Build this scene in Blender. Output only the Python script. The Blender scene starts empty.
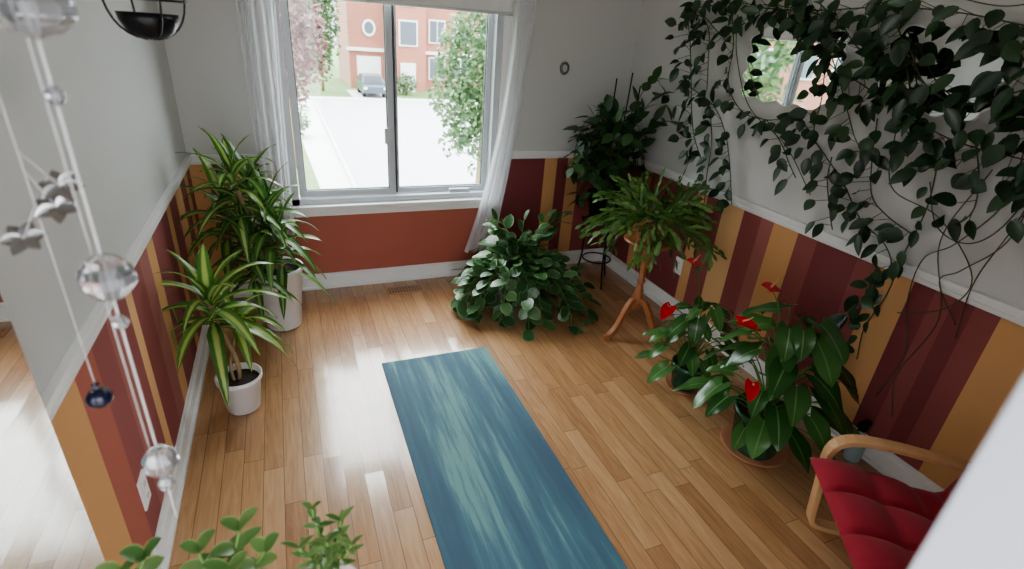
import bpy, math, random
from mathutils import Vector, Matrix
random.seed(7)
R=random.random
def U(a,b): return a+(b-a)*R()
V=Vector
XL,XR,YB,HR,HC=-.5526,2.423,3.575,.891,2.5

# ---------------------------------------------------------------- materials
def newmat(name):
    m=bpy.data.materials.new(name); m.use_nodes=True
    nt=m.node_tree; b=nt.nodes['Principled BSDF']
    return m,nt,b
def N(nt,t,**k):
    n=nt.nodes.new(t)
    for a,v in k.items(): setattr(n,a,v)
    return n
def c4(c): return (c[0],c[1],c[2],1)
def plain(name,col,rough=.5,metal=0,var=.12,scale=12,bump=0,trans=0,emit=0,sheen=0):
    m,nt,b=newmat(name)
    tc=N(nt,'ShaderNodeTexCoord'); no=N(nt,'ShaderNodeTexNoise'); no.inputs['Scale'].default_value=scale; no.inputs['Detail'].default_value=4
    nt.links.new(tc.outputs['Object'],no.inputs['Vector'])
    mx=N(nt,'ShaderNodeMix',data_type='RGBA')
    mx.inputs[6].default_value=c4([c*(1-var) for c in col]); mx.inputs[7].default_value=c4([min(1,c*(1+var)) for c in col])
    nt.links.new(no.outputs['Fac'],mx.inputs[0]); nt.links.new(mx.outputs[2],b.inputs['Base Color'])
    b.inputs['Roughness'].default_value=rough; b.inputs['Metallic'].default_value=metal
    if trans: b.inputs['Transmission Weight'].default_value=trans
    if sheen: b.inputs['Sheen Weight'].default_value=sheen
    if emit:
        b.inputs['Emission Color'].default_value=c4(col); b.inputs['Emission Strength'].default_value=emit
    if bump:
        bp=N(nt,'ShaderNodeBump'); bp.inputs['Strength'].default_value=bump; bp.inputs['Distance'].default_value=.01
        nt.links.new(no.outputs['Fac'],bp.inputs['Height']); nt.links.new(bp.outputs[0],b.inputs['Normal'])
    return m
def leafmat(name,c1,c2,stripe=None,sw=.3,edge=None,rough=.35,trl=.2,spec=.5):
    m,nt,b=newmat(name); L=nt.links.new
    at=N(nt,'ShaderNodeAttribute',attribute_name='leaf'); sp=N(nt,'ShaderNodeSeparateXYZ'); L(at.outputs['Vector'],sp.inputs[0])
    mx=N(nt,'ShaderNodeMix',data_type='RGBA'); mx.inputs[6].default_value=c4(c1); mx.inputs[7].default_value=c4(c2); L(sp.outputs[2],mx.inputs[0])
    out=mx.outputs[2]
    s=N(nt,'ShaderNodeMath',operation='SUBTRACT'); L(sp.outputs[0],s.inputs[0]); s.inputs[1].default_value=.5
    a=N(nt,'ShaderNodeMath',operation='ABSOLUTE'); L(s.outputs[0],a.inputs[0])
    if stripe:
        r=N(nt,'ShaderNodeMapRange'); L(a.outputs[0],r.inputs[0]); r.inputs[1].default_value=sw*.5; r.inputs[2].default_value=sw; r.inputs[3].default_value=1; r.inputs[4].default_value=0
        m2=N(nt,'ShaderNodeMix',data_type='RGBA'); L(r.outputs[0],m2.inputs[0]); L(out,m2.inputs[6]); m2.inputs[7].default_value=c4(stripe); out=m2.outputs[2]
    if edge:
        r=N(nt,'ShaderNodeMapRange'); L(a.outputs[0],r.inputs[0]); r.inputs[1].default_value=.38; r.inputs[2].default_value=.48
        no=N(nt,'ShaderNodeTexNoise'); no.inputs['Scale'].default_value=40
        mu=N(nt,'ShaderNodeMath',operation='MULTIPLY'); L(r.outputs[0],mu.inputs[0]); L(no.outputs['Fac'],mu.inputs[1])
        m2=N(nt,'ShaderNodeMix',data_type='RGBA'); L(mu.outputs[0],m2.inputs[0]); L(out,m2.inputs[6]); m2.inputs[7].default_value=c4(edge); out=m2.outputs[2]
    L(out,b.inputs['Base Color']); b.inputs['Roughness'].default_value=rough
    tr=N(nt,'ShaderNodeBsdfTranslucent'); L(out,tr.inputs[0]); ms=N(nt,'ShaderNodeMixShader'); ms.inputs[0].default_value=trl
    L(b.outputs[0],ms.inputs[1]); L(tr.outputs[0],ms.inputs[2]); L(ms.outputs[0],nt.nodes['Material Output'].inputs[0])
    return m

WHITE=plain('wall_white',(.58,.57,.555),.75,var=.02)
TRIM=plain('trim_white',(.80,.79,.78),.35,var=.02)
JAMB=plain('door_jamb_shaded',(.50,.50,.535),.5,var=.02)  # white casing, its shade mixed into the colour as grey-lilac
PVC=plain('window_vinyl',(.55,.57,.60),.3,var=.02)
GASKET=plain('window_gasket',(.12,.13,.14),.5)
DR=(.215,.050,.052); CR=(.295,.082,.076); BR=(.42,.125,.088); PR=(.37,.135,.115); OR=(.64,.35,.155); YO=(.72,.44,.22)
def stripewall(name,axis,lo,hi,stripes,default):
    m,nt,b=newmat(name); L=nt.links.new
    g=N(nt,'ShaderNodeNewGeometry'); sp=N(nt,'ShaderNodeSeparateXYZ'); L(g.outputs['Position'],sp.inputs[0])
    mr=N(nt,'ShaderNodeMapRange'); L(sp.outputs[axis],mr.inputs[0]); mr.inputs[1].default_value=lo; mr.inputs[2].default_value=hi
    cr=N(nt,'ShaderNodeValToRGB'); cr.color_ramp.interpolation='CONSTANT'; L(mr.outputs[0],cr.inputs[0])
    e=cr.color_ramp.elements; e[0].position=0; e[0].color=c4(default); e[1].position=1; e[1].color=c4(default)
    for p,c in stripes:
        q=(p-lo)/(hi-lo)
        if q<=0.0005: e[0].color=c4(c); continue
        n=e.new(q); n.color=c4(c)
    gt=N(nt,'ShaderNodeMath',operation='GREATER_THAN'); L(sp.outputs[2],gt.inputs[0]); gt.inputs[1].default_value=HR+.02
    mx=N(nt,'ShaderNodeMix',data_type='RGBA'); L(gt.outputs[0],mx.inputs[0]); L(cr.outputs[0],mx.inputs[6]); mx.inputs[7].default_value=(.58,.57,.555,1)
    L(mx.outputs[2],b.inputs['Base Color']); b.inputs['Roughness'].default_value=.6
    no=N(nt,'ShaderNodeTexNoise'); no.inputs['Scale'].default_value=180; bp=N(nt,'ShaderNodeBump'); bp.inputs['Strength'].default_value=.06
    L(no.outputs['Fac'],bp.inputs['Height']); L(bp.outputs[0],b.inputs['Normal'])
    return m

def floormat():
    m,nt,b=newmat('oak_strip_floor'); L=nt.links.new
    def M(op,a,bb=None,c=None):
        n=N(nt,'ShaderNodeMath',operation=op)
        for i,v in enumerate((a,bb,c)):
            if v is None: continue
            if isinstance(v,(int,float)): n.inputs[i].default_value=v
            else: L(v,n.inputs[i])
        return n.outputs[0]
    PW=.078; PL=.68
    g=N(nt,'ShaderNodeNewGeometry'); sp=N(nt,'ShaderNodeSeparateXYZ'); L(g.outputs['Position'],sp.inputs[0])
    xs=M('DIVIDE',sp.outputs[0],PW); row=M('FLOOR',xs); fx=M('FRACT',xs)
    wn=N(nt,'ShaderNodeTexWhiteNoise',noise_dimensions='1D'); L(row,wn.inputs['W'])
    ys=M('ADD',M('DIVIDE',sp.outputs[1],PL),M('MULTIPLY',wn.outputs['Value'],7.3)); pl=M('FLOOR',ys); fy=M('FRACT',ys)
    cmb=N(nt,'ShaderNodeCombineXYZ'); L(row,cmb.inputs[0]); L(pl,cmb.inputs[1])
    w2=N(nt,'ShaderNodeTexWhiteNoise',noise_dimensions='2D'); L(cmb.outputs[0],w2.inputs['Vector'])
    cv=N(nt,'ShaderNodeCombineXYZ'); L(M('MULTIPLY',sp.outputs[0],30),cv.inputs[0]); L(M('MULTIPLY',sp.outputs[1],2.6),cv.inputs[1]); L(M('MULTIPLY',w2.outputs['Value'],50),cv.inputs[2])
    gn=N(nt,'ShaderNodeTexNoise'); gn.inputs['Scale'].default_value=1.6; gn.inputs['Detail'].default_value=6; gn.inputs['Distortion'].default_value=1.3; L(cv.outputs[0],gn.inputs['Vector'])
    cr=N(nt,'ShaderNodeValToRGB'); e=cr.color_ramp.elements
    e[0].position=0; e[0].color=(.27,.13,.060,1); e[1].position=1; e[1].color=(.56,.36,.20,1)
    n=e.new(.5); n.color=(.43,.24,.115,1)
    L(M('ADD',M('MULTIPLY',w2.outputs['Value'],.5),M('MULTIPLY',M('SUBTRACT',gn.outputs['Fac'],.26),1.05)),cr.inputs[0])
    ex=M('MINIMUM',fx,M('SUBTRACT',1,fx)); ey=M('MINIMUM',fy,M('SUBTRACT',1,fy))
    seam=M('MINIMUM',M('MULTIPLY',ex,PW),M('MULTIPLY',ey,PL))
    sm=N(nt,'ShaderNodeMapRange'); L(seam,sm.inputs[0]); sm.inputs[1].default_value=.0004; sm.inputs[2].default_value=.0018
    mx=N(nt,'ShaderNodeMix',data_type='RGBA'); L(sm.outputs[0],mx.inputs[0]); mx.inputs[6].default_value=(.13,.055,.025,1); L(cr.outputs[0],mx.inputs[7])
    L(mx.outputs[2],b.inputs['Base Color'])
    L(M('ADD',.30,M('MULTIPLY',gn.outputs['Fac'],.14)),b.inputs['Roughness'])
    b.inputs['Coat Weight'].default_value=.85; b.inputs['Coat Roughness'].default_value=.14; b.inputs['Coat IOR'].default_value=1.62
    spc=N(nt,'ShaderNodeSeparateColor'); L(w2.outputs['Color'],spc.inputs[0])
    tl=N(nt,'ShaderNodeCombineXYZ'); L(M('MULTIPLY',M('SUBTRACT',spc.outputs[0],.5),.03),tl.inputs[0]); L(M('MULTIPLY',M('SUBTRACT',spc.outputs[1],.5),.045),tl.inputs[1])
    va=N(nt,'ShaderNodeVectorMath',operation='ADD'); L(g.outputs['Normal'],va.inputs[0]); L(tl.outputs[0],va.inputs[1]); vn=N(nt,'ShaderNodeVectorMath',operation='NORMALIZE'); L(va.outputs[0],vn.inputs[0])
    bp=N(nt,'ShaderNodeBump'); bp.inputs['Strength'].default_value=.12; bp.inputs['Distance'].default_value=.001; L(sm.outputs[0],bp.inputs['Height']); L(vn.outputs[0],bp.inputs['Normal']); L(bp.outputs[0],b.inputs['Normal']); L(vn.outputs[0],b.inputs['Coat Normal'])
    return m
def matmat():
    m,nt,b=newmat('yoga_mat_rubber'); L=nt.links.new
    g=N(nt,'ShaderNodeNewGeometry'); mp=N(nt,'ShaderNodeMapping'); mp.inputs['Scale'].default_value=(17,.9,1); L(g.outputs['Position'],mp.inputs[0])
    no=N(nt,'ShaderNodeTexNoise'); no.inputs['Scale'].default_value=1; no.inputs['Detail'].default_value=6; no.inputs['Roughness'].default_value=.7; L(mp.outputs[0],no.inputs['Vector'])
    mp2=N(nt,'ShaderNodeMapping'); mp2.inputs['Scale'].default_value=(4,.8,1); mp2.inputs['Location'].default_value=(3.1,.4,0); L(g.outputs['Position'],mp2.inputs[0])
    n3=N(nt,'ShaderNodeTexNoise'); n3.inputs['Scale'].default_value=1; n3.inputs['Detail'].default_value=1; L(mp2.outputs[0],n3.inputs['Vector'])
    ad=N(nt,'ShaderNodeMath',operation='MULTIPLY_ADD'); L(n3.outputs['Fac'],ad.inputs[0]); ad.inputs[1].default_value=.7; L(no.outputs['Fac'],ad.inputs[2])
    cr=N(nt,'ShaderNodeValToRGB'); e=cr.color_ramp.elements; e[0].position=.70; e[0].color=(.045,.095,.14,1); e[1].position=1.0; e[1].color=(.13,.26,.255,1)
    n=e.new(.87); n.color=(.055,.13,.172,1); n=e.new(.94); n.color=(.085,.18,.205,1)
    L(ad.outputs[0],cr.inputs[0]); L(cr.outputs[0],b.inputs['Base Color']); b.inputs['Roughness'].default_value=.75
    n2=N(nt,'ShaderNodeTexNoise'); n2.inputs['Scale'].default_value=400; bp=N(nt,'ShaderNodeBump'); bp.inputs['Strength'].default_value=.2; L(n2.outputs['Fac'],bp.inputs['Height']); L(bp.outputs[0],b.inputs['Normal'])
    return m
def woodmat(name,c1,c2):
    m,nt,b=newmat(name); L=nt.links.new
    tc=N(nt,'ShaderNodeTexCoord'); w=N(nt,'ShaderNodeTexNoise'); w.inputs['Scale'].default_value=14; w.inputs['Distortion'].default_value=2; w.inputs['Detail'].default_value=6
    L(tc.outputs['Object'],w.inputs['Vector']); mx=N(nt,'ShaderNodeMix',data_type='RGBA'); mx.inputs[6].default_value=c4(c1); mx.inputs[7].default_value=c4(c2)
    L(w.outputs['Fac'],mx.inputs[0]); L(mx.outputs[2],b.inputs['Base Color']); b.inputs['Roughness'].default_value=.35
    return m
def sheer():
    m,nt,b=newmat('sheer_fabric'); L=nt.links.new
    d=N(nt,'ShaderNodeBsdfDiffuse'); d.inputs[0].default_value=(.88,.88,.90,1); t=N(nt,'ShaderNodeBsdfTranslucent'); t.inputs[0].default_value=(.9,.9,.92,1)
    tp=N(nt,'ShaderNodeBsdfTransparent'); m1=N(nt,'ShaderNodeMixShader'); m1.inputs[0].default_value=.5; m2=N(nt,'ShaderNodeMixShader'); m2.inputs[0].default_value=.15
    L(d.outputs[0],m1.inputs[1]); L(t.outputs[0],m1.inputs[2]); L(m1.outputs[0],m2.inputs[1]); L(tp.outputs[0],m2.inputs[2]); L(m2.outputs[0],nt.nodes['Material Output'].inputs[0])
    return m
def paneglass():
    m,nt,b=newmat('pane_glass'); L=nt.links.new
    tp=N(nt,'ShaderNodeBsdfTransparent'); tp.inputs[0].default_value=(.96,.98,.97,1); g=N(nt,'ShaderNodeBsdfGlossy'); g.inputs['Roughness'].default_value=.02
    ms=N(nt,'ShaderNodeMixShader'); ms.inputs[0].default_value=.05; L(tp.outputs[0],ms.inputs[1]); L(g.outputs[0],ms.inputs[2]); L(ms.outputs[0],nt.nodes['Material Output'].inputs[0])
    return m
MIRROR,_,b_=newmat('mirror_silver'); b_.inputs['Metallic'].default_value=1; b_.inputs['Roughness'].default_value=.02; b_.inputs['Base Color'].default_value=(.88,.9,.89,1)
FLOOR=floormat(); MAT=matmat(); SHEER=sheer(); PANE=paneglass()
PEDW=woodmat('pedestal_wood',(.28,.10,.04),(.43,.19,.08)); BENT=woodmat('birch_bentwood',(.55,.31,.15),(.68,.43,.24)); VENTW=woodmat('vent_oak',(.36,.17,.06),(.5,.26,.1))
REDC=plain('red_cushion_fabric',(.30,.014,.028),.9,var=.15,scale=60,sheen=.1)
WPOT=plain('white_pot',(.72,.70,.70),.4,var=.04); TERRA=plain('terracotta',(.50,.23,.13),.7); GPOT=plain('green_pot_glaze',(.03,.10,.055),.25)
SOIL=plain('soil',(.04,.025,.018),.95,var=.5,scale=80,bump=.8); BLACK=plain('black_metal',(.02,.02,.022),.35,metal=.6)
CANE=plain('cane_bark',(.30,.22,.12),.8,var=.3,scale=60); STEM=plain('vine_stem',(.08,.085,.04),.6,var=.3); GSTEM=plain('green_stem',(.12,.22,.05),.5)
DRAC=leafmat('dracaena_leaf',(.06,.16,.035),(.12,.26,.05),stripe=(.44,.55,.17),sw=.24,trl=.3)
DRAC2=leafmat('dracaena_leaf_dark',(.04,.12,.03),(.10,.23,.05),stripe=(.28,.42,.13),sw=.18,trl=.3)
HOYA=leafmat('hoya_leaf_dark',(.012,.032,.014),(.035,.078,.030),rough=.36,trl=.10)
HOYA2=leafmat('hoya_leaf_green',(.018,.055,.018),(.055,.125,.040),rough=.38,trl=.15)
BUSH=leafmat('pothos_leaf',(.022,.075,.024),(.075,.175,.055),edge=(.38,.46,.26),rough=.32,trl=.12)
CACT=leafmat('cactus_segment',(.05,.12,.025),(.13,.24,.055),rough=.45,trl=.12)
ANTH=leafmat('anthurium_leaf',(.025,.085,.02),(.08,.20,.05),stripe=(.16,.30,.10),sw=.04,rough=.28,trl=.2)
SPATHE=leafmat('anthurium_spathe',(.50,.010,.018),(.64,.03,.04),rough=.22,trl=.2)
JADE=leafmat('succulent_leaf',(.08,.17,.05),(.17,.27,.09),edge=(.55,.55,.25),rough=.3,trl=.2)
SPADIX=plain('spadix',(.55,.25,.12),.5)
PEWTER=plain('pewter',(.40,.39,.38),.25,metal=.95); BEAD=plain('blue_bead',(.01,.012,.035),.15)
CRYST,_,b_=newmat('crystal_glass'); b_.inputs['Transmission Weight'].default_value=.9; b_.inputs['Roughness'].default_value=.06; b_.inputs['IOR'].default_value=1.5; b_.inputs['Base Color'].default_value=(.66,.66,.69,1)
CORD=plain('white_cord',(.6,.6,.6),.6)

# ---------------------------------------------------------------- mesh builder
class MB:
    def __init__(s,name,mats,clamp=None):
        s.n=name; s.m=mats; s.v=[]; s.f=[]; s.a=[]; s.mi=[]; s.fl=[]; s.clamp=clamp
    def add(s,vs,fs,mat=0,attr=None,flat=False):
        o=len(s.v); s.v+= [tuple(v) for v in vs]; s.a+= attr if attr else [(.5,.5,.5)]*len(vs)
        for f in fs: s.f.append([i+o for i in f]); s.mi.append(mat); s.fl.append(flat)
    def box(s,x0,x1,y0,y1,z0,z1,mat=0):
        vs=[(x,y,z) for x in (x0,x1) for y in (y0,y1) for z in (z0,z1)]
        s.add(vs,[(0,1,3,2),(4,6,7,5),(0,4,5,1),(2,3,7,6),(0,2,6,4),(1,5,7,3)],mat,flat=True)
    def lathe(s,c,prof,n=28,mat=0,flat=False):
        vs=[];fs=[]
        for r,z in prof:
            for k in range(n):
                a=2*math.pi*k/n; vs.append((c[0]+r*math.cos(a),c[1]+r*math.sin(a),c[2]+z))
        for i in range(len(prof)-1):
            for k in range(n):
                k2=(k+1)%n; fs.append((i*n+k,i*n+k2,(i+1)*n+k2,(i+1)*n+k))
        s.add(vs,fs,mat,flat=flat)
    def tube(s,pts,r,n=6,mat=0,attr=None,r1=None):
        pts=[V(p) for p in pts]; vs=[];fs=[]; m=len(pts)
        nrm=None
        for i,p in enumerate(pts):
            t=(pts[min(i+1,m-1)]-pts[max(i-1,0)]).normalized()
            if nrm is None: nrm=t.orthogonal().normalized()
            nrm=(nrm-t*nrm.dot(t)); nrm=nrm.normalized() if nrm.length>1e-6 else t.orthogonal().normalized()
            bb=t.cross(nrm); rr=r if not isinstance(r,(list,tuple)) else r[i]
            if r1 is not None: rr=r+(r1-r)*i/(m-1)
            for k in range(n):
                a=2*math.pi*k/n; vs.append(p+(nrm*math.cos(a)+bb*math.sin(a))*rr)
        for i in range(m-1):
            for k in range(n):
                k2=(k+1)%n; fs.append((i*n+k,i*n+k2,(i+1)*n+k2,(i+1)*n+k))
        fs.append(list(range(n))[::-1]); fs.append([(m-1)*n+k for k in range(n)])
        s.add(vs,fs,mat,attr)
    def strip(s,pts,side,w,th,mat=0):
        pts=[V(p) for p in pts]; side=V(side).normalized(); vs=[];fs=[];m=len(pts)
        for i,p in enumerate(pts):
            t=(pts[min(i+1,m-1)]-pts[max(i-1,0)]).normalized(); nn=t.cross(side).normalized()
            for a,b in ((-1,-1),(1,-1),(1,1),(-1,1)): vs.append(p+side*(a*w/2)+nn*(b*th/2))
        for i in range(m-1):
            for k in range(4):
                k2=(k+1)%4; fs.append((i*4+k,i*4+k2,(i+1)*4+k2,(i+1)*4+k))
        fs.append((3,2,1,0)); fs.append([(m-1)*4+k for k in range(4)])
        s.add(vs,fs,mat,flat=True)
    def leaf(s,base,d,n,L,W,droop=.4,prof='ovate',fold=.2,seg=6,mat=0,cord=0,wave=0):
        p=V(base); d=V(d).normalized(); n=V(n); rnd=R(); vs=[];at=[];fs=[]; ph=R()*6
        if abs(d.dot(n.normalized()))>.97: n=n+V((.3,.2,.1))
        for i in range(seg+1):
            t=i/seg
            if prof=='strap': w=min(1,.35+t*3)*(1-t**3)**.9*(1-.25*t)
            elif prof=='heart': w=(math.sin(math.pi*min(1,(t*.82+.18)))**.75)*(1.0-.25*t)
            elif prof=='round': w=math.sin(math.pi*(.06+.94*t)**.85)**.6 if t<1 else 0
            else: w=math.sin(math.pi*(.03+.97*t)**.8)**.85 if t<1 else 0
            w=max(w,.02)*W/2
            side=d.cross(n).normalized(); nn=side.cross(d).normalized()
            back=-d*(cord*L*(1-t)**3) ; wv=nn*(wave*W*math.sin(ph+t*9))
            vs+=[p-side*w+nn*(fold*w)+back+wv,p.copy(),p+side*w+nn*(fold*w)+back-wv]
            at+=[(0,t,rnd),(.5,t,rnd),(1,t,rnd)]
            p=p+d*(L/seg); d=(d+V((0,0,-droop/seg))).normalized()
        for i in range(seg):
            o=i*3; fs+=[(o,o+1,o+4,o+3),(o+1,o+2,o+5,o+4)]
        s.add(vs,fs,mat,at)
    def xf(s,M): s.v=[tuple(M@V(v)) for v in s.v]
    def done(s,parent=None,bevel=0):
        if s.clamp:
            x0,x1,y0,y1,z0=s.clamp
            s.v=[(min(max(x,x0),x1),min(max(y,y0),y1),max(z,z0)) for x,y,z in s.v]
        me=bpy.data.meshes.new(s.n); me.from_pydata(s.v,[],s.f)
        for m in s.m: me.materials.append(m)
        me.polygons.foreach_set('material_index',s.mi); me.polygons.foreach_set('use_smooth',[not f for f in s.fl])
        at=me.attributes.new('leaf','FLOAT_VECTOR','POINT'); at.data.foreach_set('vector',[c for a in s.a for c in a])
        me.update(); ob=bpy.data.objects.new(s.n,me); bpy.context.collection.objects.link(ob)
        if bevel:
            bv=ob.modifiers.new('bevel','BEVEL'); bv.width=bevel; bv.segments=2; bv.limit_method='ANGLE'
        if parent: ob.parent=parent
        return ob
INROOM=(XL+.012,XR-.012,.2,YB-.012,.004)
def bez(p0,p1,p2,p3,n=12):
    p0,p1,p2,p3=map(V,(p0,p1,p2,p3)); return [p0*(1-t)**3+p1*3*t*(1-t)**2+p2*3*t*t*(1-t)+p3*t**3 for t in [i/n for i in range(n+1)]]
def catmull(P,n=8):
    P=[V(p) for p in P]; P=[P[0]*2-P[1]]+P+[P[-1]*2-P[-2]]; o=[]
    for i in range(1,len(P)-2):
        for k in range(n):
            t=k/n; a,b,c,d=P[i-1:i+3]
            o.append(.5*((2*b)+(c-a)*t+(2*a-5*b+4*c-d)*t*t+(3*b-a-3*c+d)*t**3))
    o.append(P[-2]); return o

# ---------------------------------------------------------------- room shell
bl=[(XL,OR),(-.46,CR),(-.38,YO),(-.27,CR),(-.12,BR),(1.40,DR),(1.783,OR),(1.885,DR),(1.97,OR),(2.085,CR),(2.25,DR)]
rl=[(-.2,CR),(.55,DR),(.72,OR),(.887,CR),(.97,DR),(1.05,CR),(1.12,DR),(1.207,OR),(1.366,CR),(1.47,DR),(1.60,DR),(1.70,CR),(1.818,OR),(1.972,PR),(2.06,CR),(2.197,YO),(2.36,CR),(2.50,OR),(2.60,DR),(2.9,CR),(3.1,OR),(3.22,DR)]
ll=[(-.2,CR),(1.0,OR),(1.38,BR),(1.53,CR),(1.68,PR),(1.80,CR),(1.90,YO),(1.975,CR),(2.15,PR),(2.28,OR),(2.40,CR),(2.62,DR),(2.75,OR),(2.85,CR),(3.02,OR),(3.2,CR),(3.35,YO),(3.45,CR)]
WB=stripewall('striped_wall_b',0,XL,XR,bl,CR); WR=stripewall('striped_wall_r',1,-.2,YB,rl,CR); WL=stripewall('striped_wall_l',1,-.2,YB,ll,CR)
WX0,WX1,WZ0,WZ1=-.01,1.385,.61,2.05
JR=.447
T=.16
w=MB('wall_back',[WB]); w.box(XL,WX0,YB,YB+T,0,HC); w.box(WX1,XR,YB,YB+T,0,HC); w.box(WX0,WX1,YB,YB+T,0,WZ0); w.box(WX0,WX1,YB,YB+T,WZ1,HC); w.done()
w=MB('wall_right',[WR]); w.box(XR,XR+.12,-.02,YB+T,0,HC); w.done()
w=MB('wall_left',[WL]); w.box(XL-.12,XL,-.02,YB+T,0,HC); w.done()
w=MB('wall_front',[WHITE]); w.box(XL,-.47,-.02,.12,0,HC); w.box(JR+.085,XR,-.02,.12,0,HC); w.box(-.47,JR+.085,-.02,.12,2.09,HC); w.done()
w=MB('floor',[FLOOR]); w.box(XL,XR,-1.6,YB,-.1,0); w.done()
w=MB('ceiling',[WHITE]); w.box(XL-.1,XR+.1,-1.6,YB+T,HC,HC+.1); w.done()
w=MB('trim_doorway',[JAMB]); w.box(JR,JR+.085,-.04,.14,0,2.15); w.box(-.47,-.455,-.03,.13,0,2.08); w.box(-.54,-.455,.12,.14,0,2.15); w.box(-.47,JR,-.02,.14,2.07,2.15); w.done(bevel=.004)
def rail(mb,axis,a,b,wall,sgn):
    for z0,z1,t in ((HR,HR+.052,.012),(HR+.036,HR+.058,.026),(HR+.008,HR+.022,.018)):
        lo,hi=sorted((wall,wall+sgn*t))
        if axis=='x': mb.box(a,b,lo,hi,z0,z1)
        else: mb.box(lo,hi,a,b,z0,z1)
def base(mb,axis,a,b,wall,sgn):
    for z0,z1,t in ((0,.095,.014),(.095,.112,.010),(0,.02,.028),(.078,.088,.018)):
        lo,hi=sorted((wall,wall+sgn*t))
        if axis=='x': mb.box(a,b,lo,hi,z0,z1)
        else: mb.box(lo,hi,a,b,z0,z1)
w=MB('trim_1',[TRIM]); rail(w,'x',XL,WX0-.05,YB,-1); rail(w,'x',WX1+.05,XR,YB,-1); w.done(bevel=.002)
w=MB('trim_2',[TRIM]); rail(w,'y',.14,YB,XR,-1); w.done(bevel=.002)
w=MB('trim_3',[TRIM]); rail(w,'y',1.16,YB,XL,1); w.done(bevel=.002)
w=MB('baseboard_back',[TRIM]); base(w,'x',XL,XR,YB,-1); w.done(bevel=.002)
w=MB('baseboard_right',[TRIM]); base(w,'y',.14,YB,XR,-1); w.done(bevel=.002)
w=MB('baseboard_left',[TRIM]); base(w,'y',1.16,YB,XL,1); w.done(bevel=.002)
# window
w=MB('window_1',[PVC,GASKET,PANE,TRIM])
yf0,yf1=YB+.015,YB+.10
w.box(WX0,WX0+.045,yf0-.02,yf1,WZ0,WZ1); w.box(WX1-.045,WX1,yf0-.02,yf1,WZ0,WZ1); w.box(WX0,WX1,yf0-.02,yf1,WZ0,WZ0+.04); w.box(WX0,WX1,yf0-.02,yf1,WZ1-.05,WZ1)
def sash(x0,x1,y,z0,z1,t=.04):
    w.box(x0,x0+t,y,y+.035,z0,z1); w.box(x1-t,x1,y,y+.035,z0,z1); w.box(x0+t,x1-t,y,y+.035,z0,z0+t); w.box(x0+t,x1-t,y,y+.035,z1-t,z1)
    g=.006
    w.box(x0+t,x0+t+g,y+.01,y+.03,z0+t,z1-t,1); w.box(x1-t-g,x1-t,y+.01,y+.03,z0+t,z1-t,1); w.box(x0+t,x1-t,y+.01,y+.03,z0+t,z0+t+g,1)
    w.box(x0+t,x1-t,y+.018,y+.021,z0+t,z1-t,2)
sash(WX0+.05,.665,YB+.03,WZ0+.045,WZ1-.055); sash(.66,WX1-.05,YB+.055,WZ0+.045,WZ1-.055,.032)
w.box(.672,.68,YB+.03,YB+.06,WZ0+.05,WZ1-.06,1)
w.box(-.06,WX1+.05,YB-.055,YB+.02,WZ0-.022,WZ0+.002,3); w.box(-.04,WX1+.03,YB-.02,YB,WZ0-.075,WZ0-.02,3)
w.box(WX0-.055,WX0,YB-.018,YB,WZ0,WZ1+.06,3); w.box(WX1,WX1+.055,YB-.018,YB,WZ0,WZ1+.06,3); w.box(WX0-.055,WX1+.055,YB-.018,YB,WZ1,WZ1+.06,3)
w.box(.60,.625,YB+.012,YB+.03,1.0,1.1,0); w.box(1.05,1.2,YB+.02,YB+.05,WZ0+.04,WZ0+.065,0)
w.done(bevel=.003)
w=MB('roller_blind',[plain('blind_fabric',(.72,.72,.72),.8)]); w.box(-.04,WX1+.04,YB-.027,YB-.023,1.835,2.14); w.tube([(-.05,YB-.028,1.83),(WX1+.05,YB-.028,1.83)],.009,8); w.tube([(-.05,YB-.030,2.16),(WX1+.05,YB-.030,2.16)],.022,12); w.done()
def curtain(name,top,bot,mid,z0,z1,yc,nf):
    mb=MB(name,[SHEER]); nu,nv=60,30; vs=[];fs=[]
    for j in range(nv+1):
        t=j/nv; z=z1+(z0-z1)*t
        a0=[top[k]*(1-t)**2+mid[k]*2*t*(1-t)+bot[k]*t*t for k in (0,1)]
        for i in range(nu+1):
            s=i/nu; x=a0[0]+(a0[1]-a0[0])*s
            vs.append((x+.008*math.sin(s*9+t*3),yc+.020*math.sin(s*nf*6.28+t*1.3)+.008*math.sin(s*17+t*4),z))
    for j in range(nv):
        for i in range(nu): o=j*(nu+1)+i; fs.append((o,o+1,o+nu+2,o+nu+1))
    mb.add(vs,fs); mb.tube([(top[0],yc,z1),(top[1],yc,z1)],.01,8); return mb.done()
curtain('sheer_curtain',(-.19,.03),(-.17,-.01),(-.19,.01),.40,2.2,YB-.095,5)
curtain('sheer_curtain',(1.40,1.57),(1.14,1.38),(1.46,1.54),.22,2.2,YB-.095,5)

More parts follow.
